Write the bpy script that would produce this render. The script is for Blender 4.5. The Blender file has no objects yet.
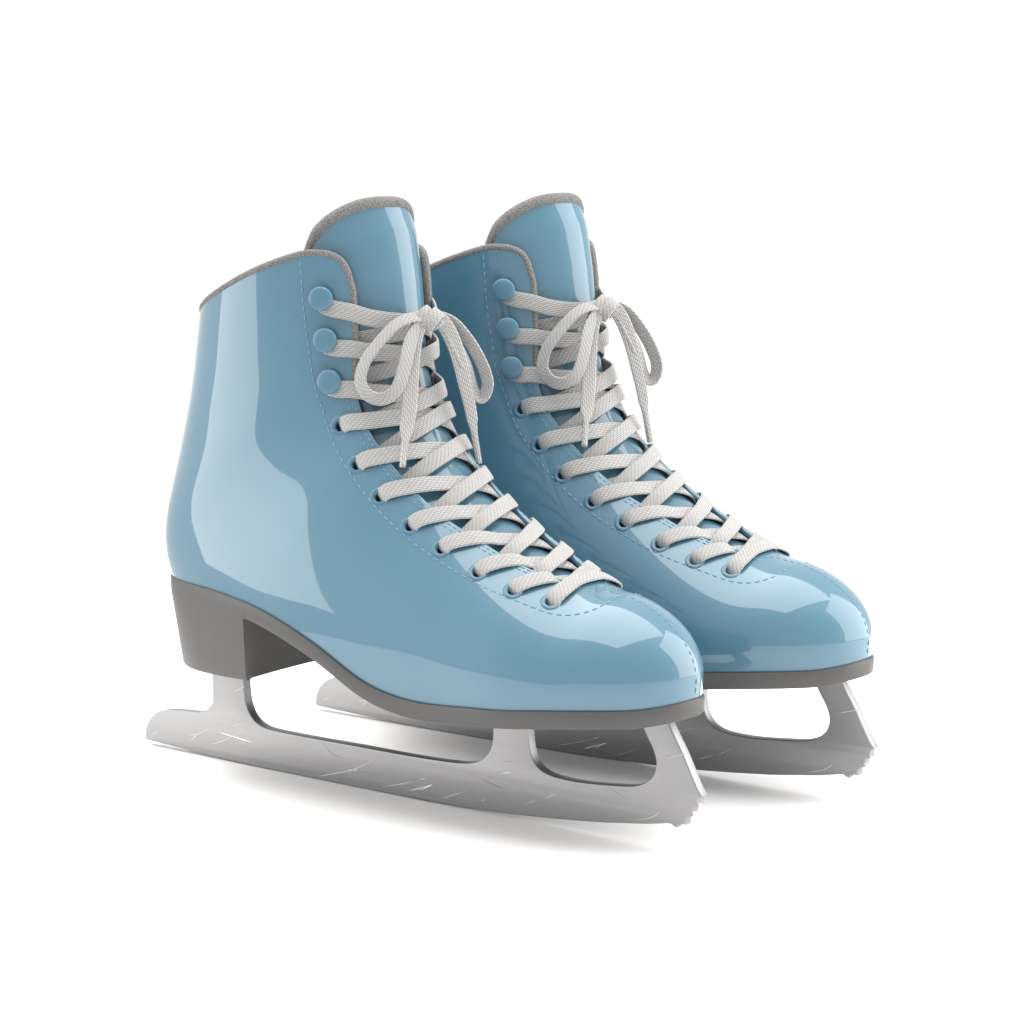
import math
import numpy as np
# ------------------------------------------------------------------ boot shape
# skate frame, millimetres: x forward to the toe, y to the far side, z up from the ice
def _toe(v):
    """toe box as a rounded half-ellipsoid, v = 0 (tip) .. 4"""
    al = np.radians(22.5) * np.asarray(v, float)
    c, sz = np.cos(al), np.sin(al)
    x = 96.4 - 39.4 * (1 - c)
    sy = np.sqrt(np.clip(1 - ((x - 30.4) / 66.0) ** 2, 0, 1))
    zD = 62.2 + 26.0 * sz + .06 * (96.4 - x); zP = 54.8 - 5.6 * (1 - c); zc = 62.2 - 1.0 * (1 - c)
    one = np.ones_like(x)
    return np.stack([x, zD, x - .6 * c, zP, 41.0 * sy, (zD - zc) / (zD - zP), 110.0 * one, one], -1)
def _stations():
    S = [tuple(_toe(abs(k))[:7]) for k in (-2, -1, 0, 1, 2, 3, 4)]
    S += [
        (41.0, 97.5, 38.0, 47.6, 41.0, .69, 110),
        (24.0, 107.0, 16.0, 46.0, 41.0, .67, 110),
        (10.0, 116.8, -8.0, 45.0, 41.5, 0.66, 112),
        (-2.0, 127.8, -36.0, 45.2, 42.2, 0.66, 115),
        (-11., 139.0, -66.0, 48.0, 42.6, 0.65, 120),
        (-17.0, 150.0, -96.0, 53.0, 41.5, 0.62, 130),
        (-20.6, 160.5, -125.5, 61.0, 39, 0.58, 150),
        (-22.5, 171.0, -142.0, 74.5, 37.0, 0.54, 170),
        (-23.0, 181.0, -145.6, 92.5, 36.2, 0.52, 180),
        (-24.0, 190.0, -141.8, 112.0, 35.6, .50, 180),
        (-25.0, 199.0, -137.2, 130.5, 35.4, .50, 180),
        (-26.0, 208.0, -132.6, 150.0, 35.6, .50, 180),
        (-27.3, 217.0, -129.0, 170.0, 36.2, .50, 180),
        (-30.0, 227.0, -125.0, 190.0, 37.0, .50, 180),
        (-33.0, 238.0, -124.0, 210.0, 38.0, .50, 180),
        (-36.5, 249.0, -120.0, 230.0, 39.0, .50, 180),
    ]
    ex = {11 + 2: .86, 12 + 2: .72, 13 + 2: .70, 14 + 2: .78, 15 + 2: .88, 16 + 2: .95}
    return np.array([r + (ex.get(i, 1.0),) for i, r in enumerate(S)], float)
STA = _stations()
V0 = 2            # station index of the toe tip
def _spline(Y):
    n = len(Y); A = np.zeros((n, n)); B = np.zeros_like(Y)
    A[0, 0] = A[-1, -1] = 1
    for i in range(1, n - 1):
        A[i, i - 1:i + 2] = (1, 4, 1); B[i] = 6 * (Y[i - 1] - 2 * Y[i] + Y[i + 1])
    return np.linalg.solve(A, B)
STM = _spline(STA)
def station(v):
    v0 = np.asarray(v, float); v = v0 + V0
    i = np.clip(np.floor(v).astype(int), 0, len(STA) - 2); t = (v - i)[..., None]
    a, b, ma, mb = STA[i], STA[i + 1], STM[i], STM[i + 1]
    r = a * (1 - t) + b * t + ((1 - t) ** 3 - (1 - t)) * ma / 6 + (t ** 3 - t) * mb / 6
    w = np.clip((v0 - 2.9) / 1.1, 0, 1)[..., None]; w = w * w * (3 - 2 * w)
    r = _toe(np.clip(v0, 0, 4)) * (1 - w) + r * w
    r[..., 6] = np.clip(r[..., 6], 100, 180); r[..., 7] = np.clip(r[..., 7], .6, 1)
    return r
VTOP = len(STA) - 1 - V0
def FAR(v):      # the far (inner) half is a little slimmer than the near one
    return .80 + .10 * np.clip((np.asarray(v, float) - 3) / 8, 0, 1)
def surf(v, th, inset=0.0, side=-1):
    """v: station, th: angle round the section in degrees (0 = top/front centre, 180 = back centre), near side (y<0)"""
    v, th = np.broadcast_arrays(np.asarray(v, float), np.asarray(th, float))
    k = station(v); Dx, Dz, Px, Pz, W, sm, te = [k[..., j] for j in range(7)]
    a = np.radians(th); ce = np.cos(np.radians(te))
    y = W * np.where(th > 90, np.maximum(np.sin(a), 1e-9) ** k[..., 7], np.sin(a))
    up = sm * (1 - np.cos(a))
    lo = sm + (1 - sm) * (np.cos(a) / np.minimum(ce, -1e-3))
    s = np.where(th <= 90, up, lo)
    y = np.where(side < 0, y, -y * FAR(v))
    p = np.stack([Dx + (Px - Dx) * s, -y, Dz + (Pz - Dz) * s], -1)
    if inset:
        p = p - normal(v, th, side) * inset
    return p
def normal(v, th, side=-1):
    e = 1e-3
    dv = surf(v + e, th, 0, side) - surf(v - e, th, 0, side); dt = (surf(v, th + .05, 0, side) - surf(v, th - .05, 0, side)) * -side
    n = np.cross(dv, dt); n = n / (np.linalg.norm(n, axis=-1, keepdims=True) + 1e-12)
    return n
# feather line: height of the joint between upper and sole
FX = np.array([-170., -155, -131, -110, -97, -84, -75, -67, -57, -46, -37, -28, -20, -10, 2, 14, 24, 41, 57, 73, 90, 97, 110])
FZ = np.array([78.62, 78.62, 78.12, 78.2, 78.0, 76.7, 75.76, 73.7, 70.71, 66.4, 62.0, 56.5, 52.6, 50.0, 48.6, 49.0, 49.9, 50.9, 52.6, 53.5, 53.9, 56.3, 58.8])
_FM = None
def feather(x):
    x = np.asarray(x, float)
    # smooth: average of linear interpolation over a window
    w = np.linspace(-7, 7, 15)
    return np.mean([np.interp(x + d, FX, FZ) for d in w], axis=0)
def theta_cut(v):
    """angle at which the section meets the feather line"""
    v = float(v); te = float(station(v)[6])
    lo, hi = 60.0, te
    p = surf(v, hi)
    if p[2] >= feather(p[0]) - .5: return hi
    for _ in range(40):
        m = (lo + hi) / 2; p = surf(v, m)
        if p[2] > feather(p[0]) - .5: lo = m
        else: hi = m
    return lo
# ------------------------------------------------------------------ end of shape
import bpy, bmesh, random
from mathutils import Vector, Matrix
random.seed(4)
SC = bpy.context.scene
COL = SC.collection
MM = 0.001

# ------------------------------------------------------------------ materials
def new_mat(name):
    m = bpy.data.materials.new(name); m.use_nodes = True
    nt = m.node_tree; b = nt.nodes['Principled BSDF']
    return m, nt, b
def N(nt, t, **kw):
    n = nt.nodes.new(t)
    for k, v in kw.items():
        if hasattr(n, k): setattr(n, k, v)
    return n
def link(nt, a, ai, b, bi): nt.links.new(a.outputs[ai], b.inputs[bi])
def val(n, i, v): n.inputs[i].default_value = v

def patent(name, col):
    m, nt, b = new_mat(name)
    tc = N(nt, 'ShaderNodeTexCoord')
    no = N(nt, 'ShaderNodeTexNoise'); val(no, 'Scale', 26.0); val(no, 'Detail', 2.0)
    link(nt, tc, 'Object', no, 'Vector')
    mx = N(nt, 'ShaderNodeMix', data_type='RGBA')
    mx.inputs[6].default_value = (*[c * .97 for c in col], 1); mx.inputs[7].default_value = (*[min(1, c * 1.03) for c in col], 1)
    link(nt, no, 'Fac', mx, 0); nt.links.new(mx.outputs[2], b.inputs['Base Color'])
    val(b, 'Roughness', .42); val(b, 'Specular IOR Level', .3)
    val(b, 'Coat Weight', 1.0); val(b, 'Coat Roughness', .035); val(b, 'Coat IOR', 1.53)
    # the slight orange-peel of lacquered leather
    n2 = N(nt, 'ShaderNodeTexNoise'); val(n2, 'Scale', 42.0); val(n2, 'Detail', 1.0)
    link(nt, tc, 'Object', n2, 'Vector')
    bp = N(nt, 'ShaderNodeBump'); val(bp, 'Strength', .05); val(bp, 'Distance', .0012)
    link(nt, n2, 'Fac', bp, 'Height'); link(nt, bp, 'Normal', b, 'Coat Normal')
    n3 = N(nt, 'ShaderNodeTexNoise'); val(n3, 'Scale', 1500.0); val(n3, 'Detail', 2.0)
    link(nt, tc, 'Object', n3, 'Vector')
    bp2 = N(nt, 'ShaderNodeBump'); val(bp2, 'Strength', .12); val(bp2, 'Distance', .0002)
    link(nt, n3, 'Fac', bp2, 'Height'); link(nt, bp2, 'Normal', b, 'Normal')
    return m
BLUE = (.058, .152, .216)
M_BLUE = patent('blue_patent_leather', BLUE)
M_TONGUE = patent('blue_patent_tongue', BLUE)

def plain(name, col, rough, metal=0.0, spec=.5):
    m, nt, b = new_mat(name)
    val(b, 'Base Color', (*col, 1)); val(b, 'Roughness', rough); val(b, 'Metallic', metal); val(b, 'Specular IOR Level', spec)
    return m, nt, b
def grain(m, nt, b, scale, strength, dist, col=None, var=.15):
    tc = N(nt, 'ShaderNodeTexCoord'); no = N(nt, 'ShaderNodeTexNoise'); val(no, 'Scale', scale); val(no, 'Detail', 4.0)
    link(nt, tc, 'Object', no, 'Vector')
    bp = N(nt, 'ShaderNodeBump'); val(bp, 'Strength', strength); val(bp, 'Distance', dist)
    link(nt, no, 'Fac', bp, 'Height'); link(nt, bp, 'Normal', b, 'Normal')
    if col:
        mx = N(nt, 'ShaderNodeMix', data_type='RGBA')
        mx.inputs[6].default_value = (*[c * (1 - var) for c in col], 1); mx.inputs[7].default_value = (*[c * (1 + var) for c in col], 1)
        link(nt, no, 'Fac', mx, 0); nt.links.new(mx.outputs[2], b.inputs['Base Color'])
    return m
M_LINING = grain(*plain('dark_lining', (.10, .10, .10), .9), 900, .4, .0004)
M_SOLE = grain(*plain('grey_rubber', (.056, .0553, .054), .46, spec=.4), 380, .06, .0003, (.068, .0672, .066), .05)
M_EYE = plain('blue_enamel', (.060, .138, .20), .25)[0]
M_HOOK = plain('blue_enamel_matt', (.066, .156, .222), .36)[0]
M_THREAD = plain('pale_blue_thread', (.15, .285, .365), .6)[0]
M_STEM = plain('hook_stem', (.07, .15, .21), .35)[0]

def knit(name, c0, c1, scale):
    m, nt, b = new_mat(name)
    tc = N(nt, 'ShaderNodeTexCoord')
    vo = N(nt, 'ShaderNodeTexVoronoi'); val(vo, 'Scale', scale); val(vo, 'Randomness', .75)
    link(nt, tc, 'Object', vo, 'Vector')
    cr = N(nt, 'ShaderNodeValToRGB'); cr.color_ramp.elements[0].position = .1; cr.color_ramp.elements[1].position = .75
    cr.color_ramp.elements[0].color = (*c1, 1); cr.color_ramp.elements[1].color = (*c0, 1)
    link(nt, vo, 'Distance', cr, 'Fac'); link(nt, cr, 'Color', b, 'Base Color')
    bp = N(nt, 'ShaderNodeBump', invert=True); val(bp, 'Strength', .7); val(bp, 'Distance', .0004)
    link(nt, vo, 'Distance', bp, 'Height'); link(nt, bp, 'Normal', b, 'Normal')
    val(b, 'Roughness', .9); val(b, 'Specular IOR Level', .2)
    return m
M_TRIM = knit('grey_knit_binding', (.115, .114, .112), (.25, .248, .244), 1700)

def lace_mat():
    m, nt, b = new_mat('woven_lace')
    uv = N(nt, 'ShaderNodeTexCoord'); sp = N(nt, 'ShaderNodeSeparateXYZ'); link(nt, uv, 'UV', sp, 'Vector')
    # uv is in millimetres along / across: braid of short yarn floats on a chevron
    def math_(op, a, bb=None):
        n = N(nt, 'ShaderNodeMath', operation=op)
        for i, x in ((0, a), (1, bb)):
            if x is None: continue
            if isinstance(x, (int, float)): n.inputs[i].default_value = x
            else: nt.links.new(x, n.inputs[i])
        return n.outputs[0]
    u, v = sp.outputs[0], sp.outputs[1]
    row = math_('FLOOR', math_('DIVIDE', v, .70))
    fv = math_('SUBTRACT', math_('DIVIDE', v, .70), row)
    sh = math_('MULTIPLY', fv, .26)
    uu = math_('ADD', math_('DIVIDE', u, 2.05), math_('ADD', sh, math_('MULTIPLY', row, .37)))
    fu = math_('SUBTRACT', uu, math_('FLOOR', uu))
    hx = math_('SINE', math_('MULTIPLY', fu, math.pi)); hy = math_('SINE', math_('MULTIPLY', fv, math.pi))
    h = math_('MULTIPLY', math_('POWER', hx, .42), math_('POWER', hy, .75))
    no = N(nt, 'ShaderNodeTexNoise'); val(no, 'Scale', 2.6); val(no, 'Detail', 3.0); link(nt, uv, 'UV', no, 'Vector')
    h2 = math_('MULTIPLY', h, math_('ADD', math_('MULTIPLY', no.outputs['Fac'], .8), .6))
    cr = N(nt, 'ShaderNodeValToRGB')
    e = cr.color_ramp.elements; e[0].position = .12; e[0].color = (.25, .248, .244, 1); e[1].position = .8; e[1].color = (.435, .432, .428, 1)
    nt.links.new(h2, cr.inputs['Fac']); link(nt, cr, 'Color', b, 'Base Color')
    bp = N(nt, 'ShaderNodeBump'); val(bp, 'Strength', .85); val(bp, 'Distance', .00035)
    nt.links.new(h2, bp.inputs['Height']); link(nt, bp, 'Normal', b, 'Normal')
    val(b, 'Roughness', .85); val(b, 'Specular IOR Level', .25); val(b, 'Sheen Weight', .2)
    return m
M_LACE = lace_mat()

def steel():
    m, nt, b = new_mat('satin_steel')
    val(b, 'Metallic', 1.0); val(b, 'Base Color', (.295, .295, .30, 1))
    tc = N(nt, 'ShaderNodeTexCoord'); mp = N(nt, 'ShaderNodeMapping'); val(mp, 'Scale', (40, 900, 900))
    link(nt, tc, 'Object', mp, 'Vector')
    no = N(nt, 'ShaderNodeTexNoise'); val(no, 'Scale', 1.0); val(no, 'Detail', 5.0); link(nt, mp, 'Vector', no, 'Vector')
    mr = N(nt, 'ShaderNodeMapRange'); val(mr, 'To Min', .42); val(mr, 'To Max', .54)
    link(nt, no, 'Fac', mr, 'Value'); link(nt, mr, 'Result', b, 'Roughness')
    bp = N(nt, 'ShaderNodeBump'); val(bp, 'Strength', .03); val(bp, 'Distance', .0002)
    link(nt, no, 'Fac', bp, 'Height'); link(nt, bp, 'Normal', b, 'Normal')
    return m
M_STEEL = steel()
M_CHROME = plain('polished_steel_edge', (.40, .40, .41), .10, 1.0)[0]
M_SCRATCH = plain('bright_scratch', (.8, .8, .8), .22, 1.0)[0]
M_FLOOR = plain('white_floor', (.95, .95, .95), .55, spec=.3)[0]

# ------------------------------------------------------------------ mesh helpers (millimetre input)
def link_mesh(name, verts, faces, mats, parent=None, smooth=True, midx=None, uvs=None):
    me = bpy.data.meshes.new(name)
    me.from_pydata([tuple(float(c) * MM for c in p) for p in verts], [], faces)
    for m in (mats if isinstance(mats, (list, tuple)) else [mats]): me.materials.append(m)
    if midx is not None: me.polygons.foreach_set('material_index', midx)
    if smooth: me.polygons.foreach_set('use_smooth', [True] * len(me.polygons))
    if uvs is not None:
        l = me.uv_layers.new(name='UVMap')
        idx = np.empty(len(me.loops), int); me.loops.foreach_get('vertex_index', idx)
        l.data.foreach_set('uv', np.asarray(uvs, float)[idx].ravel())
    me.update()
    o = bpy.data.objects.new(name, me); COL.objects.link(o)
    if parent: o.parent = parent
    return o
class Geo:
    def __init__(s): s.v = []; s.f = []; s.m = []; s.uv = []
    def add(s, vs, fs, m=0, uv=None):
        b = len(s.v); s.v += [tuple(p) for p in vs]; s.f += [tuple(b + i for i in f) for f in fs]; s.m += [m] * len(fs)
        s.uv += list(uv) if uv is not None else [(0, 0)] * len(vs)
    def build(s, name, mats, parent=None, smooth=True):
        return link_mesh(name, s.v, s.f, mats, parent, smooth, s.m, s.uv)
def grid_faces(nr, nc, wrap=False, flip=False):
    F = []
    for i in range(nr - 1):
        for j in range(nc if wrap else nc - 1):
            a, b, c, d = i * nc + j, i * nc + (j + 1) % nc, (i + 1) * nc + (j + 1) % nc, (i + 1) * nc + j
            F.append((a, d, c, b) if flip else (a, b, c, d))
    return F
def unit(a):
    a = np.asarray(a, float); return a / (np.linalg.norm(a, axis=-1, keepdims=True) + 1e-12)
def crom(P, n):
    """smooth resample of a polyline (chord-length Catmull-Rom), n points"""
    P = np.asarray(P, float); Q = np.vstack([2 * P[0] - P[1], P, 2 * P[-1] - P[-2]])
    d = np.linalg.norm(np.diff(P, axis=0), axis=1); cum = np.r_[0, np.cumsum(d)]
    out = []
    for s in np.linspace(0, cum[-1], n):
        i = min(int(np.searchsorted(cum, s, 'right')) - 1, len(P) - 2); i = max(i, 0)
        t = (s - cum[i]) / (d[i] + 1e-12)
        p0, p1, p2, p3 = Q[i], Q[i + 1], Q[i + 2], Q[i + 3]
        out.append(.5 * (2 * p1 + (p2 - p0) * t + (2 * p0 - 5 * p1 + 4 * p2 - p3) * t * t + (3 * p1 - p0 - 3 * p2 + p3) * t ** 3))
    return np.array(out)
def resample(P, n):
    P = np.asarray(P, float); d = np.linalg.norm(np.diff(P, axis=0), axis=1); c = np.r_[0, np.cumsum(d)]
    s = np.linspace(0, c[-1], n)
    return np.stack([np.interp(s, c, P[:, k]) for k in range(P.shape[1])], 1)
def tube(g, P, r, seg=10, m=0, closed=False, squash=None):
    P = np.asarray(P, float); n = len(P)
    T = unit(np.gradient(P, axis=0)) if not closed else unit(np.roll(P, -1, 0) - np.roll(P, 1, 0))
    r = np.broadcast_to(np.asarray(r, float), (n,))
    u = unit(np.cross(T[0], (0.3, .2, 1.)))
    V = []
    for i in range(n):
        u = unit(u - T[i] * np.dot(u, T[i])); w = np.cross(T[i], u)
        for k in range(seg):
            a = 2 * math.pi * k / seg
            V.append(P[i] + (u * math.cos(a) + w * math.sin(a)) * r[i])
    F = grid_faces(n, seg, True)
    if closed: F += [((n - 1) * seg + k, (n - 1) * seg + (k + 1) % seg, (k + 1) % seg, k) for k in range(seg)]
    else: F += [tuple(range(seg))[::-1], tuple((n - 1) * seg + k for k in range(seg))]
    g.add(V, F, m)
def ribbon(g, P, Nn, width=5.2, thick=1.1, m=0, seg=14):
    """flat woven band along P, face normal Nn"""
    P = np.asarray(P, float); n = len(P); T = unit(np.gradient(P, axis=0))
    Nn = unit(Nn - T * (Nn * T).sum(1, keepdims=True)); B = np.cross(T, Nn)
    width = np.broadcast_to(np.asarray(width, float), (n,)); thick = np.broadcast_to(np.asarray(thick, float), (n,))
    L = np.r_[0, np.cumsum(np.linalg.norm(np.diff(P, axis=0), axis=1))]
    V = []; U = []
    for i in range(n):
        for k in range(seg):
            a = 2 * math.pi * k / seg
            c, s = math.cos(a), math.sin(a)
            x = math.copysign(abs(c) ** .55, c); z = math.copysign(abs(s) ** .6, s)
            V.append(P[i] + B[i] * x * width[i] / 2 + Nn[i] * z * thick[i] / 2)
            U.append((L[i], x * width[i] / 2 + 5 + (0 if s >= 0 else .31)))
    F = grid_faces(n, seg, True) + [tuple(range(seg))[::-1], tuple((n - 1) * seg + k for k in range(seg))]
    g.add(V, F, m, U)
def lathe(g, prof, origin, axis, seg=28, m=0):
    """prof: list of (radius, height) along axis"""
    ax = unit(axis); u = unit(np.cross(ax, (0.1, .3, 1.))); w = np.cross(ax, u); V = []
    for r, h in prof:
        for k in range(seg):
            a = 2 * math.pi * k / seg
            V.append(np.asarray(origin) + ax * h + (u * math.cos(a) + w * math.sin(a)) * r)
    g.add(V, grid_faces(len(prof), seg, True), m)

# ------------------------------------------------------------------ layout on the boot
V_THROAT = 4.35
FV = np.array([4.98, 5.68, 6.55, 7.47, 8.39, 9.42, 10.63, 11.86, 13.36, 15.22, 19.0])
FT = np.array([19.9, 25.5, 28.6, 32.3, 33.7, 35.2, 38.0, 39.9, 40.3, 41.2, 41.2])
def theta_f(v):
    """angle of the front edge of the facing"""
    if v <= V_THROAT: return 0.0
    if v < FV[0]: return FT[0] * math.sqrt((v - V_THROAT) / (FV[0] - V_THROAT))
    return float(np.mean([np.interp(v + d, FV, FT) for d in np.linspace(-.3, .3, 7)]))
CT = np.array([40.6, 41.1, 42.1, 43.7, 46.1, 50.4, 55.3, 62.7, 74.8, 91.0, 106.2, 120.8, 180])
CV = np.array([14.4, 15.3, 15.62, 16.12, 16.5, 16.81, 17.01, 17.2, 17.31, 17.39, 17.41, 17.45, 17.509999999999998])
EYES = [(11.2, 47.7), (9.96, 46.6), (8.91, 46.0), (7.89, 45.5), (7.01, 44.4), (6.03, 42.9), (5.22, 40.0), (4.46, 33.8)]
HOOKS = [(15.54, 54.6), (14.07, 52.7), (12.63, 49.9)]
def sp(v, ths, off=0.0):
    """point at station v, signed angle (negative = near side), lifted off the surface by off"""
    side = -1 if ths < 0 else 1
    return surf(v, max(abs(ths), .3), -off, side)
def sn(v, ths):
    return normal(v, max(abs(ths), .3), -1 if ths < 0 else 1)

ROOT = bpy.data.objects.new('ice_skate', None); COL.objects.link(ROOT)
ROOT['category'] = 'ice skate'; ROOT['group'] = 'pair of ice skates'

# ---- upper: two quarters and vamp in one shell, open down the front
def collar_v(th): return float(np.interp(th, CT, CV))
def edge_path(side):
    """front edge of the facing and collar rim, from throat up and round to the back seam"""
    pts = []
    for v in np.linspace(V_THROAT + .02, 14.4, 120): pts.append((v, theta_f(v)))
    tt = np.array([41.0, 41.5, 42.1, 43.7, 46.1, 50.4, 55.3, 62.7, 75, 90, 110, 130, 150, 165, 180.])
    vt = [collar_v(t) for t in tt]
    cr = crom(np.array([(14.4, theta_f(14.4))] + [(v, t) for v, t in zip(vt, tt)]) * (20, 1), 140) / (20, 1)
    pts += [tuple(x) for x in cr[1:]]
    return pts
def make_upper():
    NC = 120
    va = list(np.linspace(0, .9, 19)) + list(np.linspace(.95, V_THROAT - .01, 60)) + list(V_THROAT + np.linspace(0, 1, 20) ** 2 * .6) + list(np.linspace(V_THROAT + .66, 14.5, 190))
    NT = 60
    bm = bmesh.new(); rows = {}
    for side in (-1, 1):
        G = []
        cfr = np.linspace(0, 1, NC); cfr = .55 * cfr ** 1.6 + .45 * cfr
        for v in va:
            t0 = theta_f(v); t1 = theta_cut(v)
            th = t0 + (t1 - t0) * cfr
            G.append(surf(np.full(NC, v), np.maximum(th, .0), 0, side))
        # upper rows follow the collar line
        t0 = theta_f(14.5)
        th = t0 + (180 - t0) * cfr
        ep = edge_path(side); ev = np.array(ep)
        for k in range(1, NT + 1):
            f = k / NT
            vt = np.array([np.interp(t, CT, CV) if t > 41.0 else 14.6 for t in th])
            # rounded front corner: walk along the smooth edge path for the last row
            top = np.interp(th, ev[120:, 1], ev[120:, 0])
            vv = 14.5 + (top - 14.5) * f
            G.append(surf(vv, th, 0, side))
        rows[side] = np.array(G)
    nr = len(rows[-1])
    V = []; F = []
    for side in (-1, 1):
        b = len(V); V += [tuple(p) for p in rows[side].reshape(-1, 3)]
        F += [tuple(b + i for i in f) for f in grid_faces(nr, NC, flip=(side < 0))]
    bv = [bm.verts.new(p) for p in V]
    for f in F:
        try: bm.faces.new([bv[i] for i in f])
        except ValueError: pass
    bmesh.ops.remove_doubles(bm, verts=bm.verts, dist=.02)
    # eyelet holes
    cs = [(sp(v, s * t), 2.15) for v, t in EYES for s in (-1, 1)]
    kill = []
    for f in bm.faces:
        c = f.calc_center_median()
        for p, r in cs:
            if abs(c.x - p[0]) < r and abs(c.y - p[1]) < r and (c - Vector(p)).length < r: kill.append(f); break
    bmesh.ops.delete(bm, geom=kill, context='FACES')
    bmesh.ops.recalc_face_normals(bm, faces=bm.faces)
    # make sure normals point outwards
    s = sum(1 if (f.normal.y * f.calc_center_median().y) > 0 else -1 for f in bm.faces)
    if s < 0: bmesh.ops.reverse_faces(bm, faces=bm.faces)
    bmesh.ops.scale(bm, vec=(MM, MM, MM), verts=bm.verts)
    me = bpy.data.meshes.new('upper'); bm.to_mesh(me); bm.free()
    me.materials.append(M_BLUE); me.materials.append(M_LINING)
    me.polygons.foreach_set('use_smooth', [True] * len(me.polygons))
    o = bpy.data.objects.new('upper', me); COL.objects.link(o); o.parent = ROOT
    vg = o.vertex_groups.new(name='leather')
    for v in me.vertices: vg.add([v.index], min(1.0, max(.05, (.092 - v.co.x) / .02)), 'REPLACE')
    so = o.modifiers.new('thickness', 'SOLIDIFY'); so.vertex_group = 'leather'; so.thickness = .0022; so.offset = -1; so.material_offset = 1; so.material_offset_rim = 0
    return o
UPPER = make_upper()

# ---- grey binding round the collar and down the upper part of the facings
g = Geo()
ep = edge_path(-1)
near = np.array([sp(v, -max(t, .5), -.75) for v, t in ep if v > 11.6])
far = np.array([sp(v, max(t, .5), -.75) for v, t in ep if v > 11.6])
path = np.vstack([near, far[::-1][1:]])
path = resample(path, 420)
rr = np.full(420, 1.3); rr[:6] = np.linspace(.8, 1.3, 6); rr[-6:] = rr[:6][::-1]; rr[300:] *= 1.35
tube(g, path, rr, 12)
TRIM = g.build('collar_binding', [M_TRIM], UPPER)

# ---- tongue
def tongue_inset(v): return float(np.interp(v, [4, 5, 8, 12, 15, 17, 19], [3.0, 4.2, 4.6, 4.6, 4.4, 5.5, 8.0]))
TT = np.array([0, 5, 10, 17, 25, 35, 44, 52, 58, 62, 64.5, 66])
TV = np.array([17.98, 18.0, 18.02, 18.05, 18.07, 18.06, 17.98, 17.84, 17.64, 17.38, 17.05, 16.7])
def tongue_top(t):
    if t > 0: return float(np.interp(t, [0, 6, 12, 20, 30, 42, 54, 66], [17.98, 17.95, 17.9, 17.8, 17.6, 17.3, 17.0, 16.7]))
    return float(np.interp(-t, TT, TV))
def tongue_edge():
    """(v, signed angle) of the tongue's free edge from near bottom over the top to far bottom"""
    a = [(v, -float(np.interp(v, [4.2, 4.6, 5.5, 8, 12, 15, 16.7], [8, 22, 36, 48, 55, 60, 66]))) for v in np.linspace(4.2, 16.6, 60)]
    b = [(v, -t) for v, t in zip(TV[::-1], TT[::-1])]
    top = crom(np.array(b) * (20, 1), 60) / (20, 1)
    left = a + [tuple(x) for x in top]
    return left, [(v, -t) for v, t in left[::-1]]
def make_tongue():
    L, Rr = tongue_edge()
    NC = 81; va = np.r_[np.linspace(4.2, 16.0, 120)]
    rows = []
    cf = np.linspace(-1, 1, NC)
    wid = lambda v: float(np.interp(v, [4.2, 4.6, 5.5, 8, 12, 15, 16.7], [8, 22, 36, 48, 55, 60, 66]))
    for v in va:
        rows.append([sp(v, c * wid(v), -tongue_inset(v)) for c in cf])
    for k in range(1, 46):
        f = k / 45; r = []
        w0 = wid(16.0)
        for c in cf:
            # fan up to the rounded top edge
            th = c * (w0 + (66 - w0) * f)
            tv = tongue_top(th); v = 16.0 + (tv - 16.0) * f
            r.append(sp(v, th, -tongue_inset(v)))
        rows.append(r)
    R_ = np.array(rows); nr = len(rows)
    o = link_mesh('tongue', R_.reshape(-1, 3), grid_faces(nr, NC, flip=True), [M_TONGUE, M_LINING], ROOT)
    so = o.modifiers.new('thickness', 'SOLIDIFY'); so.thickness = .0024; so.offset = -1; so.material_offset = 1; so.material_offset_rim = 1
    me = o.data
    c = me.polygons[len(me.polygons) // 2]
    if c.normal.x < 0: me.flip_normals()
    return o, R_[-1]
TONGUE, top_edge = make_tongue()
g = Geo()
edge = []
for k in range(14):      # start a little down each side so the binding tucks into the boot
    v = 15.4 + k * .045
edgeN = [sp(v, -float(np.interp(v, [12, 15, 16.7], [55, 60, 66])), -tongue_inset(v) - 1.2) for v in np.linspace(14.5, 16.5, 20)]
edgeF = [sp(v, float(np.interp(v, [12, 15, 16.7], [55, 60, 66])), -tongue_inset(v) - 1.2) for v in np.linspace(14.5, 16.5, 20)]
mid = [sp(tongue_top(t), t, -tongue_inset(18) - 1.0) for t in np.linspace(-65.5, 65.5, 81)]
mid = np.array(mid)
tp = resample(crom(np.vstack([edgeN[::4], mid[::4], edgeF[::-4]]), 400), 300)
tube(g, tp, 2.35, 14)
g.build('tongue_binding', [M_TRIM], TONGUE)

# ---- stitching: short raised dashes of thread lying on the leather
def dashes(g, path, ln=2.0, gap=1.25, r=.27, lift=.1):
    """path: callable list of (v, signed angle)"""
    P = np.array([sp(v, t, lift) for v, t in path]); L = np.r_[0, np.cumsum(np.linalg.norm(np.diff(P, axis=0), axis=1))]
    s = .5
    while s + ln < L[-1]:
        q = np.stack([np.interp(np.linspace(s, s + ln, 6), L, P[:, k]) for k in range(3)], 1)
        tube(g, q, np.array([.12, .26, r / .33 * .33, r / .33 * .33, .26, .12]) * (r / .33), 6)
        s += ln + gap
def pathvt(pts, n=160):
    return crom(np.array(pts) * (12, 1), n) / (12, 1)
SEAM = [(17.06, 64.2), (15.83, 63.5), (14.11, 60.4), (12.69, 55.9), (11.71, 52.6), (10.19, 50.1), (9.04, 49.4), (7.71, 49.9), (6.61, 49.2), (5.85, 47.7), (4.97, 43.5), (4.11, 39.5), (3.57, 30.1), (3.4, 17.0), (3.36, 5.0)]
g = Geo()
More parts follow.
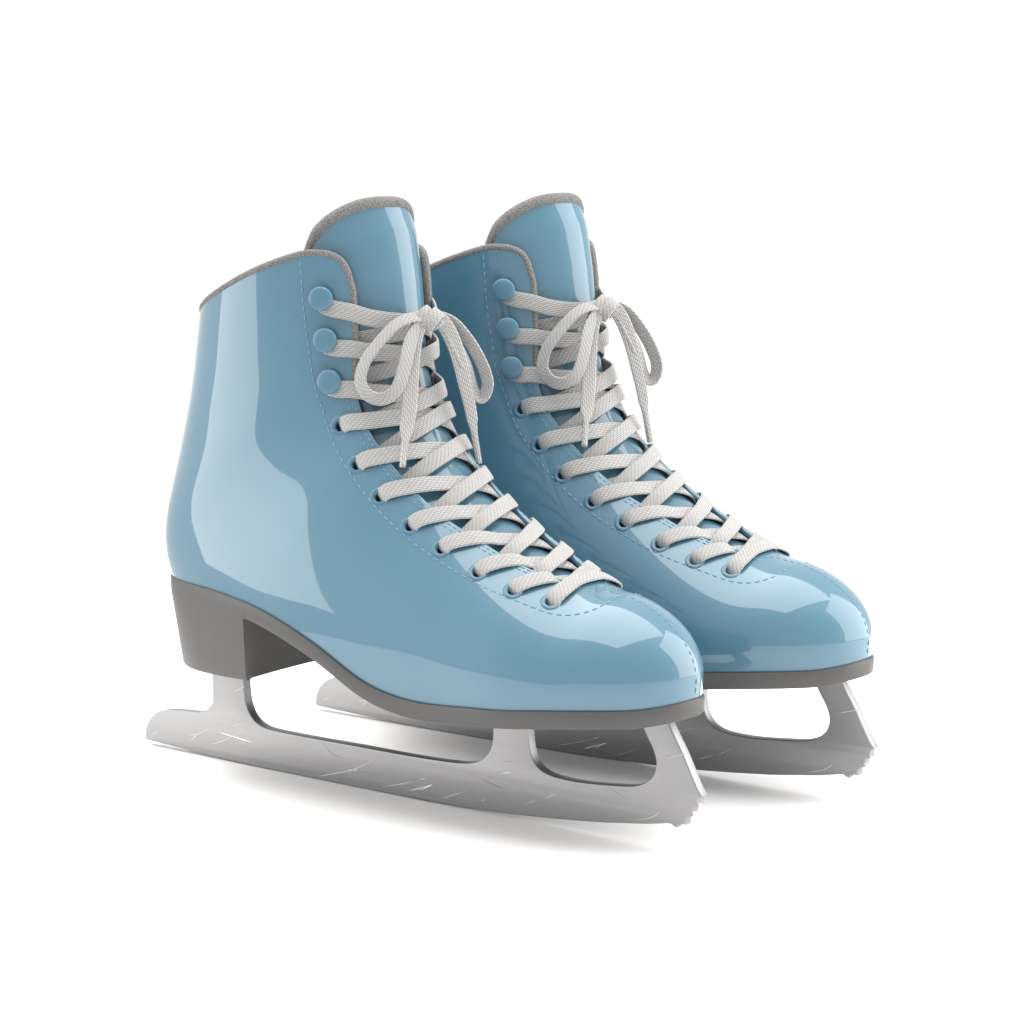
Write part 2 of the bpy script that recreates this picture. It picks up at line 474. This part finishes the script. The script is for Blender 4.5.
for s in (-1, 1):
    pp = pathvt([(v, s * t) for v, t in SEAM], 240)
    dashes(g, pp)
    # twin rows along the facing edge
    for d in (1.5, 3.7):
        e = [(v, s * (theta_f(v) + d)) for v in np.linspace(4.62 if d < 2 else 5.1, 11.9, 160)]
        dashes(g, e, 1.5, 1.0, .24)
    dashes(g, [(4.02 + .6 * k / 39, s * (2 + 22.0 * (k / 39) ** .8)) for k in range(40)], 1.5, 1.1, .24)
for v0, v1 in ((.25, 4.1),):
    dashes(g, [(v, -1.0) for v in np.linspace(v0, v1, 200)], 1.7, 1.3, .28, .05)
for k in range(2):
    z0 = 57.6 + 3.2 * k; x0 = lambda z: 96.5 - .6 * max(0, 62.2 - z) / 7.4
    tube(g, [(x0(z), 0, z) for z in np.linspace(z0, z0 + 1.9, 6)], [.1, .22, .28, .28, .22, .1], 6)
st = g.build('stitching', [M_THREAD], UPPER)

# ---- eyelets
for s in (-1, 1):
    for v, t in EYES:
        c = sp(v, s * t); n = sn(v, s * t); g = Geo()
        lathe(g, [(1.85, -3.0), (1.88, -.1), (2.1, .22), (2.4, .38), (3.0, .36), (3.45, .2), (3.7, .02), (3.75, -.3)], c, n)
        g.build('eyelet', [M_EYE], UPPER)
# ---- speed hooks: stem and domed head
for s in (-1, 1):
    for v, t in HOOKS:
        c = sp(v, s * t); n = sn(v, s * t)
        g = Geo()
        lathe(g, [(2.6, -.4), (2.5, .25), (1.5, .5), (1.3, 1.0), (1.35, 2.4)], c, n, 20)
        h = g.build('lace_hook', [M_STEM], UPPER)
        g = Geo()
        lathe(g, [(0.0, 2.2), (3.7, 2.2), (4.35, 2.4), (4.6, 2.9), (4.5, 3.4), (4.0, 3.8), (2.8, 4.1), (1.4, 4.25), (0.0, 4.3)], c, n, 36)
        g.build('hook_head', [M_HOOK], h)

# ---- sole and heel, following the feather line
def feather_curve():
    vs = np.r_[np.linspace(0.001, .9, 50), np.linspace(.92, 13.2, 420)]
    out = []
    for v in vs:
        t = theta_cut(v); p = surf(v, t); q = surf(v, t, 0, 1)
        out.append((p, q))
        if t >= float(station(v)[6]) - 1e-6 and float(station(v)[6]) > 179.5: break
    nr = np.array([a for a, b in out]); fr = np.array([b for a, b in out])
    return nr, fr
FN, FF = feather_curve()
back = np.array([[min(FN[-1][0], FF[-1][0]) - .15, 0, FN[-1][2]]])
NS = 220
cn = resample(np.vstack([[[FN[0][0] + .05, 0, FN[0][2]]], FN[1:], back]), NS); cf = resample(np.vstack([[[FN[0][0] + .05, 0, FN[0][2]]], FF[1:], back]), NS)
def smooth(P, it=6):
    P = P.copy()
    for _ in range(it): P[1:-1] = .25 * P[:-2] + .5 * P[1:-1] + .25 * P[2:]
    return P
cn, cf = smooth(cn), smooth(cf)
ring = np.vstack([cn, cf[::-1][1:-1]])           # closed outline, toe -> near -> heel -> far
NR = len(ring)
tang = unit(np.roll(ring, -1, 0) - np.roll(ring, 1, 0)); outn = np.stack([tang[:, 1], -tang[:, 0], 0 * tang[:, 0]], 1)
if (outn[NS // 2, 1]) > 0: outn = -outn
outn = unit(outn)
TH = 6.6
XB = -79.0                                        # heel breast
zf = np.array([feather(x) for x in ring[:, 0]])
WELT = np.interp(ring[:, 0], [-150, -128, -100], [.35, .6, 1.15])
def level(inset, z): 
    p = ring + outn * (WELT - np.broadcast_to(np.asarray(inset, float), (NR,)))[:, None]; p[:, 2] = z; return p
heelmask = ring[:, 0] < XB
hb = np.where(heelmask, 0.0, 1.0)
rows = [level(4.0, zf + .0), level(.75, zf), level(.25, zf - .12), level(0, zf - .6), level(.05, zf - TH * .5)]
rows += [level(.1 + .15 * hb, zf - TH + .9 * hb), level(.1 + .55 * hb, zf - TH + .25 * hb), level(.1 + 1.2 * hb, zf - TH)]
V = np.vstack(rows); F = grid_faces(len(rows), NR, True)
b = (len(rows) - 1) * NR
def cap(b, flip):
    fs = []
    for i in range(NS - 1):
        a0 = i; a1 = i + 1
        f0 = (NR - i) % NR; f1 = NR - (i + 1)
        if i == 0: fs.append((b + a0, b + a1, b + f1))
        elif i == NS - 2: fs.append((b + a0, b + a1, b + f0))
        else: fs.append((b + a0, b + a1, b + f1, b + f0))
    return [f[::-1] for f in fs] if flip else fs
F += cap(b, False) + cap(0, True)
SOLE = link_mesh('sole', V, F, [M_SOLE], ROOT)
def fix_normals(o, sharp=35):
    bm = bmesh.new(); bm.from_mesh(o.data); bmesh.ops.recalc_face_normals(bm, faces=bm.faces)
    for e in bm.edges:
        if len(e.link_faces) == 2 and e.calc_face_angle(0) > math.radians(sharp): e.smooth = False
    bm.to_mesh(o.data); bm.free()
fix_normals(SOLE)
# heel block
idx = [i for i in range(NR) if ring[i, 0] < XB - .0]
hr = ring[idx]; hn = outn[idx]; nh = len(idx)
ZH = 44.6
def zheel(x): return 44.2 + .055 * (np.asarray(x, float) + 105)
def hlevel(f, inset):
    zt = np.array([feather(x) for x in hr[:, 0]]) - TH
    p = hr + hn * (WELT[idx] - .1 - inset)[:, None]
    q = p.copy(); q[:, 2] = zt + (zheel(hr[:, 0]) - zt) * f
    # the back of the heel rakes forward towards the ice
    q[:, 0] += 10.0 * f * np.clip((-112 - q[:, 0]) / 45, 0, 1)
    q[:, 1] *= 1 - .03 * f
    return q
hrows = [hlevel(0, 0), hlevel(.25, 0), hlevel(.5, 0), hlevel(.75, 0), hlevel(.93, 0), hlevel(.975, .25), hlevel(1, 1.1)]
V = np.vstack(hrows); F = []
for i in range(len(hrows) - 1):
    for j in range(nh - 1):
        a = i * nh + j; F.append((a, a + 1, a + nh + 1, a + nh))
# breast wall between the two ends of the open outline
m = len(hrows)
BW = 17
for i in range(m):
    p0, p1 = hrows[i][0], hrows[i][-1]
    for k in range(1, BW):
        t = k / BW; q = p0 * (1 - t) + p1 * t
        q = q.copy(); q[0] += -2.2 * math.sin(math.pi * t) ** .8 - 1.5 * (i / (m - 1)); V = np.vstack([V, q])
base = m * nh
def bi(i, k):
    if k == 0: return i * nh
    if k == BW: return i * nh + nh - 1
    return base + i * (BW - 1) + k - 1
for i in range(m - 1):
    for k in range(BW): F.append((bi(i, k), bi(i + 1, k), bi(i + 1, k + 1), bi(i, k + 1)))
F.append(tuple([(m - 1) * nh + j for j in range(nh)] + [bi(m - 1, k) for k in range(BW - 1, 0, -1)]))
HEEL = link_mesh('heel', V, F, [M_SOLE], SOLE)
fix_normals(HEEL)

# ---- blade
def seg(pts, n): return [tuple(x) for x in crom(np.array(pts), n)]
zs = lambda x: float(feather(x)) - TH
out = []
out += seg([(-171.7, 2.0), (-172.6, 3.4), (-171.2, 8.6), (-168.5, 12.1), (-165, 14.6), (-159.2, 16.4), (-150.6, 17.2), (-141.3, 18.0), (-136.5, 20.), (-133.9, 22.8), (-133.5, 26.), (-133.7, 33.), (-134.2, ZH + .3)], 60)
out += seg([(-116.4, ZH + .3), (-116.3, 35.8), (-115.5, 27.), (-113.6, 22.0), (-110.5, 18.7), (-106.5, 17.0), (-101., 16.3), (-88.4, 16.15), (-77, 16.2), (-56, 16.4), (-39.8, 16.4), (-23.9, 16.6), (-13.5, 17.0), (-5, 17.6), (1.6, 19.2), (5.6, 21.9), (8, 25.4), (8.8, 29), (8.9, 32.5), (8.9, zs(9) + .2)], 110)
out += seg([(25.5, zs(25) + .2), (25.3, 33.5), (25.7, 28.9), (26.9, 24.8), (29.3, 21.6), (33.6, 19.6), (40.3, 18.8), (49.6, 18.8), (62, 19.8), (71., 20.9), (76.0, 22.6), (79.5, 25.3), (81.1, 28.8), (81, 32.4), (79.4, 36.3), (77.2, 39.8), (73.2, zs(73) + .2)], 80)
out += seg([(85.6, zs(85) + .2), (88.0, 43.0), (92.4, 35.9), (96.2, 28.6), (98.9, 23.8), (100.6, 21.9)], 24)
out += [(98.9, 20.6), (98.6, 18.9), (99.2, 18.1), (97.0, 17.2), (96.4, 15.4), (97.0, 14.2), (94.6, 13.6), (93.6, 11.9), (93.6, 10.3), (91.4, 10.5), (90.2, 9.8), (89.7, 8.7), (87.6, 9.8)]
out += seg([(85.4, 9.6), (77.5, 8.0), (66.8, 6.5), (55.9, 5.0), (34.4, 2.9), (14.3, 1.4), (-6.4, .6), (-27.6, .15), (-50, .0), (-80, 0.), (-111, .1), (-140.6, .8)], 60)
def blade_mesh():
    cu = bpy.data.curves.new('blade', 'CURVE'); cu.dimensions = '2D'; cu.fill_mode = 'BOTH'
    s = cu.splines.new('POLY'); s.points.add(len(out) - 1)
    for p, q in zip(s.points, out): p.co = (q[0] * MM, q[1] * MM, 0, 1)
    s.use_cyclic_u = True
    cu.extrude = 1.62 * MM; cu.bevel_depth = .55 * MM; cu.bevel_resolution = 2; cu.offset = -.55 * MM
    o = bpy.data.objects.new('tmp', cu); COL.objects.link(o)
    dg = bpy.context.evaluated_depsgraph_get()
    me = bpy.data.meshes.new_from_object(o.evaluated_get(dg)); bpy.data.objects.remove(o)
    bm = bmesh.new(); bm.from_mesh(me)
    for v in bm.verts: v.co = Vector((v.co.x, -v.co.z, v.co.y))
    bmesh.ops.remove_doubles(bm, verts=bm.verts, dist=1e-6)
    bmesh.ops.recalc_face_normals(bm, faces=bm.faces)
    for f in bm.faces:
        side = abs(f.normal.y) > .96
        f.material_index = 0 if side else 1; f.smooth = True
    for e in bm.edges:
        if len(e.link_faces) == 2 and e.calc_face_angle(0) > math.radians(32): e.smooth = False
    bm.to_mesh(me); bm.free(); me.name = 'blade'
    me.materials.clear(); me.materials.append(M_STEEL); me.materials.append(M_CHROME)
    return me
bo = bpy.data.objects.new('blade', blade_mesh()); COL.objects.link(bo); bo.parent = ROOT
BLADE = bo
# skating marks: fine burrs standing proud of the blade's flank
SCR = [(1, [(-148.6, 7.4), (-142.2, 8.8), (-134.5, 12.7)]), (1, [(-146.6, 5.1), (-142.2, 8.8)]), (1.2, [(-136.0, 5.3), (-128.3, 7.9), (-114.5, 15.4)]), (0.8, [(-131.7, 11.4), (-120.0, 10.3), (-108.5, 9.2)]), (0.8, [(-124.8, 14.2), (-118.5, 16.4)]), (0.8, [(-122.0, 28.7), (-115.8, 32.0)]), (0.6, [(-128.8, 16.0), (-117.0, 22.9)]), (0.7, [(-168.7, 4.5), (-164.3, 6.9)]), (0.7, [(-112.4, 3.7), (-108.7, 0.9)]), (1.5, [(-78.4, 0.8), (-58.7, 6.8), (-48.3, 12.5), (-42.5, 14.0)]), (1.1, [(-63.2, 6.7), (-58.7, 6.5), (-45.4, 6.9)]), (1.4, [(-45.5, 1.9), (-33.8, 5.3), (-22.3, 9.4)]), (1.4, [(-31.7, 2.4), (-19.5, 7.2)]), (0.8, [(-75.9, 16.5), (-70.7, 12.0), (-63.2, 10.0)]), (0.9, [(-38.2, 5.4), (-18.1, 2.9)]), (0.6, [(-128.4, 17.9), (-121.8, 21.6)]), (0.8, [(7.6, 15.7), (16.9, 17.6), (23.2, 19.3)]), (1.4, [(10.2, 14.8), (16.9, 17.5)]), (1.1, [(2.9, 13.1), (9.4, 11.5), (15.8, 10.3)]), (1.3, [(23.2, 6.3), (31.2, 9.7)]), (1.5, [(32.3, 9.4), (39.6, 13.9)]), (0.7, [(13.4, 21.1), (18.1, 21.5), (22.6, 22.4)]), (0.9, [(2.9, 4.2), (6.1, 5.6)]), (1.1, [(84.6, 33.3), (89.3, 34.8), (93.9, 36.0)]), (1.1, [(72.0, 8.4), (80.0, 11.1), (83.7, 14.0)]), (0.9, [(59.5, 19.4), (64.4, 17.4), (69.3, 15.7)]), (1.4, [(-15.2, 2.2), (-2.6, 7.7)]), (1.2, [(-25.8, 7.7), (-22.7, 9.3)]), (1.4, [(-25.8, 3.9), (-19.0, 7.3)])]
g = Geo()
for w_, pl_ in SCR:
    for side in (-1,):
        q = np.array([(x, -2.15, z) for x, z in pl_]); q = crom(q, 14) if len(q) > 2 else resample(q, 14)
        T = unit(np.gradient(q, axis=0)); B = np.stack([-T[:, 2], 0 * T[:, 0], T[:, 0]], 1)
        hw = .23 * w_ * np.sin(np.linspace(.08, math.pi - .08, 14)) ** .6; h = .15 * w_ * np.sin(np.linspace(.05, math.pi - .05, 14))
        V = []
        for i in range(14):
            V += [q[i] - B[i] * hw[i] + (0, .05, 0), q[i] + B[i] * hw[i] * .2 - (0, h[i], 0), q[i] + B[i] * hw[i] + (0, .05, 0)]
        F = []
        for i in range(13):
            for k in range(2): F.append((3 * i + k, 3 * i + k + 1, 3 * i + k + 4, 3 * i + k + 3))
        g.add(V, F)
bm = bmesh.new(); bm.from_mesh(BLADE.data)
vv = [bm.verts.new((p[0] * MM, p[1] * MM, p[2] * MM)) for p in g.v]
for f in g.f:
    nf = bm.faces.new([vv[i] for i in f]); nf.material_index = 2
bm.to_mesh(BLADE.data); bm.free(); BLADE.data.materials.append(M_SCRATCH)

# mounting plates under sole and heel
g = Geo()
def plate(x0, x1, hw, z0f, th):
    g = Geo()
    n = 30; top = []; 
    for k in range(4 * n):
        a = 2 * math.pi * k / (4 * n); c, s = math.cos(a), math.sin(a)
        x = (x0 + x1) / 2 + (x1 - x0) / 2 * math.copysign(abs(c) ** .45, c); y = hw * math.copysign(abs(s) ** .6, s)
        top.append((x, y))
    N_ = len(top); V = []
    for dz, sc in ((.1, 1), (-th + .4, 1), (-th, .97)):
        for x, y in top: V.append(((x0 + x1) / 2 + (x - (x0 + x1) / 2) * sc, y * sc, z0f(x) + dz))
    F = grid_faces(3, N_, True); F.append(tuple(2 * N_ + i for i in range(N_)))
    g.add(V, F)
    pl = g.build('mounting_plate', [M_CHROME], BLADE); fix_normals(pl)
plate(52, 84, 14, zs, 1.6)
plate(-2, 36, 15, zs, 1.3)
plate(-139, -101, 13, lambda x: float(zheel(x)), 1.6)

# ---- laces
g = Geo()
def strand(keys, n=60, width=6.3, gg=None):
    """keys: (v, signed angle, lift)"""
    k = crom(np.array(keys, float) * (12, 1, 4), n) / (12, 1, 4)
    P = np.array([sp(v, t, o) for v, t, o in k]); Nn = np.array([sn(v, t) for v, t, o in k])
    Nn = smooth(Nn, 4); P = smooth(P, 2)
    ribbon(gg or g, P, Nn, width)
def cross(i, s, over, vi, ti, vj, tj, dipf, hook=False):
    """from hole i on side s across to hole i+1 on the other side, diving under that facing"""
    dip = dipf * (vi - vj)
    v0 = vi - (.2 if hook else 0)
    def vv(f): return v0 + (vj - v0) * (1 - f) / 2 - dip * (1 - f * f)   # f: 1 at start .. -1 at end
    fi, fj = theta_f(vv(.8)), theta_f(vv(-.8))
    lift0 = 1.9 if over else .7
    tl = -tongue_inset(vv(0)) + 1.0                                  # rest height on the tongue
    if hook: keys = [(vi - .16, s * ti, 1.2), (vv(.93), s * (ti * .93), 1.25)]
    else: keys = [(vi, s * ti, -1.8), (vv(.985), s * (ti * .985 - .6), .2), (vv(.94), s * (ti * .93 - 1), 1.45)]
    e = fi / ti; keys += [(vv(e + .06), s * (fi + 2), 1.15), (vv(e * .8), s * fi * .8, .35 if over else -.3)]
    hc = -1.0 if over else -2.7
    keys += [(vv(.35), s * .35 * ti, hc + .5), (vv(0), 0, hc), (vv(-.3), -s * .3 * tj, hc - .2 if over else -2.8)]
    ej = fj / tj
    keys += [(vv(-ej * .82), -s * fj * .82, -2.9), (vv(-ej), -s * fj, -3.3), (vv(-.95), -s * tj * .95, -3.4), (vj, -s * tj, -3.0)]
    strand(keys)
DIPS = [.64, .64, .64, .62, .55, .45, .28]
LV = EYES
for i in range(7):
    (vi, ti), (vj, tj) = LV[i], LV[i + 1]
    cross(i, -1, False, vi, ti, vj, tj, DIPS[i]); 
    cross(i, 1, True, vi, ti, vj, tj, DIPS[i])
# lowest bar straight across, and the strand coming back up through the bottom near eyelet
v8, t8 = EYES[7]
strand([(v8, -t8, -1.8), (v8 - .02, -t8 + 1.5, .4), (v8 - .03, -t8 + 5, 1.5), (v8 - .03, -22, 1.5), (v8 - .0, -10, 1.3), (v8 - .02, 0, 1.3), (v8 - .0, 12, 1.3), (v8 - .03, 22, 1.4), (v8 - .02, t8 - 4, 1.4), (v8, t8 - 1, .3), (v8, t8, -1.8)])
for i in range(3):
    (vi, ti) = HOOKS[i]; (vj, tj) = HOOKS[i + 1] if i < 2 else EYES[0]
    for s in (-1, 1):
        cross(i, s, s > 0, vi, ti, vj, tj, (1.2, 1.0, .95)[i], hook=True)
LACE = g.build('lace', [M_LACE], ROOT)


# ------------------------------------------------------------------ bow: knot, two loops, two ends
K = np.array((-18.4, -5.8, 181.9))
def loop_ribbon(name, P, width, nrm, tilt=0.0):
    g = Geo(); Q = crom(np.array(P, float), 90); Q = smooth(Q, 5)
    ribbon(g, Q, nrm(Q), width, 1.0)
    return g.build(name, [M_LACE], LACE)
def band_normal(axis, mix):
    ax = unit(axis)
    def f(Q):
        T = unit(np.gradient(Q, axis=0)); inpl = unit(np.cross(T, ax))
        return unit(inpl * math.sin(mix) + ax * math.cos(mix))
    return f
camdir = unit(np.array((.62, -.76, .15)))
NLP = [(-17.4, -7.4, 183.5), (-18.5, -12.4, 184.2), (-22.0, -18.2, 182.1), (-26.6, -23.8, 174.9), (-30.6, -26.9, 167.7), (-31.4, -28.3, 160.4), (-27.6, -27.4, 155.6), (-23.2, -24.4, 154.9), (-19.6, -21.4, 158.7), (-18.0, -19.0, 166.9), (-17.8, -15.8, 175.9), (-17.4, -9.5, 182.3)]
loop_ribbon('bow_loop', NLP, np.interp(np.linspace(0, 1, 90), [0, .15, .5, .75, 1], [4.6, 4.8, 5.2, 6.0, 5.4]), band_normal(camdir, math.radians(33)))
FLP = [(-19.0, -3.0, 183.0), (-17.6, -.8, 183.6), (-13.8, 4.2, 181.1), (-9.4, 9.4, 172.8), (-6.2, 12.6, 164.0), (-5.2, 13.6, 157.6), (-7.2, 12.5, 152.8), (-9.0, 9.8, 155.9), (-9.6, 6.2, 165.5), (-12.0, 3.6, 173.0), (-15.0, .8, 180.5), (-19.0, -2.6, 182.4)]
loop_ribbon('bow_loop', FLP, 5.4, band_normal(camdir, math.radians(38)))
T1 = [(-17.2, -8.0, 183.0), (-17.9, -11.8, 180.), (-18.4, -13.8, 172.8), (-17.9, -15.6, 163.8), (-16.6, -18.4, 152.1), (-14.9, -22.9, 140.5), (-12.9, -27.0, 131.2)]
g = Geo(); Q = crom(np.array(T1), 70)
w = np.interp(np.linspace(0, 1, 70), [0, .55, .75, .82, 1], [6.0, 5.8, 5.2, 2.4, 2.2]); tk = np.interp(np.linspace(0, 1, 70), [0, .75, .82, 1], [1.0, 1.1, 2.1, 2.1])
ribbon(g, Q, np.tile(camdir, (70, 1)) + np.linspace(0, .5, 70)[:, None] * np.array((.3, .5, 0)), w, tk)
g.build('lace_end', [M_LACE], LACE)
T2 = [(-18.6, -3.6, 183.), (-15.6, -1.6, 182.6), (-13.2, 1.2, 177.4), (-11.0, 3.4, 168.9), (-9.3, 5.0, 158.9), (-8.1, 6.6, 150.2), (-7.2, 7.8, 140.9), (-5.6, 8.8, 129.2)]
g = Geo(); Q = crom(np.array(T2), 70)
w = np.interp(np.linspace(0, 1, 70), [0, .2, .72, .8, 1], [6.2, 6.0, 4.4, 2.3, 2.0])
ribbon(g, Q, np.tile(camdir, (70, 1)) + np.linspace(.1, .6, 70)[:, None] * np.array((.2, .6, 0)), w, tk)
g.build('lace_end', [M_LACE], LACE)
# knot: the band wrapped round itself
g = Geo()
ko = unit(np.array((.62, -.74, .25))); kd = unit(np.array((.70, .62, -.33))); kd = unit(kd - ko * np.dot(kd, ko)); ku = unit(np.cross(kd, ko))
if ku[2] < 0: ku = -ku
KC = K + ko * 2.2 + ku * .6
for off, rad, tw in ((-1.9, 3.6, .5), (1.7, 3.9, .35)):
    a = np.linspace(0, 2 * math.pi * 1.02, 60); C0 = KC + kd * off
    Q = np.array([C0 + ko * math.cos(t) * rad * .72 + ku * math.sin(t) * rad + kd * tw * rad * math.sin(t) for t in a])
    ribbon(g, Q, unit(Q - C0), 5.0, 1.5)
Q = np.array([KC + kd * t + ku * (.6 - .07 * t * t) - ko * .4 for t in np.linspace(-5.0, 5.0, 24)])
ribbon(g, Q, np.tile(ko, (24, 1)), 4.6, 4.0)
g.build('bow_knot', [M_LACE], LACE)

# ------------------------------------------------------------------ the pair
def copy_tree(o, parent=None):
    c = o.copy(); COL.objects.link(c)
    if parent: c.parent = parent
    for ch in list(o.children): copy_tree(ch, c)
    return c
ROOT['label'] = 'front ice skate of the pair, pale blue patent leather, whole blade in view'
TWIN = copy_tree(ROOT)
TWIN.location = (.01466, .09428, 0); TWIN.rotation_euler = (math.radians(1.05), 0, math.radians(1.568))
TWIN['label'] = 'rear ice skate of the pair, pale blue patent leather, heel hidden behind the front skate'

# ------------------------------------------------------------------ floor, world, lamps, camera
def tabletop():
    def q(r, f, z): return (1000 * (-.03 + .7989 * r - .6015 * f), 1000 * (.04 + .6015 * r + .7989 * f), 1000 * z)
    c = [(-.27, -.80), (.62, -.80), (.62, .85), (-.27, .85)]
    V = [q(a, b_, 0) for a, b_ in c] + [q(a, b_, -.018) for a, b_ in c]
    F = [(0, 1, 2, 3), (7, 6, 5, 4)] + [(k, k + 4, (k + 1) % 4 + 4, (k + 1) % 4) for k in range(4)]
    o = link_mesh('tabletop', V, F, [M_FLOOR], None, False); o['kind'] = 'structure'; o['label'] = 'plain white tabletop under both skates'
    o.location = (0, 0, -.0002)
    return o
tabletop()
W = bpy.data.worlds.new('World'); SC.world = W; W.use_nodes = True
nt = W.node_tree; bg = nt.nodes['Background']
# studio surround: white sweep behind the skates, a dimmer grey room on the other sides
tcw = N(nt, 'ShaderNodeTexCoord'); dt = N(nt, 'ShaderNodeVectorMath', operation='DOT_PRODUCT')
link(nt, tcw, 'Generated', dt, 0); dt.inputs[1].default_value = (-.6015, .7989, 0)
mrw = N(nt, 'ShaderNodeMapRange', interpolation_type='SMOOTHSTEP'); val(mrw, 'From Min', .78); val(mrw, 'From Max', .92); val(mrw, 'To Min', .94); val(mrw, 'To Max', 1.06)
nt.links.new(dt.outputs['Value'], mrw.inputs['Value']); link(nt, mrw, 'Result', bg, 'Strength')
bg.inputs['Color'].default_value = (1, 1, 1, 1)

def area(name, loc, target, sx, sy, power, col=(1, 1, 1)):
    l = bpy.data.lights.new(name, 'AREA'); l.shape = 'RECTANGLE'; l.size = sx; l.size_y = sy; l.energy = power; l.color = col
    o = bpy.data.objects.new(name, l); COL.objects.link(o); o.location = loc
    o.rotation_euler = (Vector(target) - Vector(loc)).to_track_quat('-Z', 'Y').to_euler()
    return o
def cs(r, f, z, c=(-.03, .04)):
    """studio position: r to the right of the view, f away from the camera"""
    return (c[0] + .7989 * r - .6015 * f, c[1] + .6015 * r + .7989 * f, z)
def softbox(name, loc, target, sx, sz, radiance):
    return area(name, loc, target, sx, sz, radiance * math.pi * sx * sz, (1, .965, .925))
softbox('left_softbox', cs(-.80, -.035, .475), cs(0, -.035, .475), .47, 1.07, 3.2)
softbox('right_softbox', cs(.62, -.03, .40), cs(0, -.03, .40), .56, .78, 3.9)
softbox('overhead_softbox', cs(-.14, .13, 1.15), cs(-.14, .13 + 1e-4, 0), 1.66, 1.24, 4.2)

cam = bpy.data.cameras.new('camera'); cam.sensor_width = 36; cam.lens = 2503.307 / 1024 * 36; cam.clip_start = .02; cam.clip_end = 100
co = bpy.data.objects.new('camera', cam); COL.objects.link(co)
th, ps = math.radians(8.545878), math.radians(36.981513)
f = Vector((-math.sin(ps) * math.cos(th), math.cos(ps) * math.cos(th), -math.sin(th)))
r = Vector((math.cos(ps), math.sin(ps), 0)); u = r.cross(f)
M = Matrix((r, u, -f)).transposed().to_4x4(); M.translation = Vector((.55732, -.71858, .24925))
co.matrix_world = M
SC.camera = co
SC.view_settings.view_transform = 'Standard'; SC.view_settings.look = 'None'; SC.view_settings.exposure = 0; SC.view_settings.gamma = 1
SC.view_settings.use_curve_mapping = False
SC.cycles.max_bounces = 10
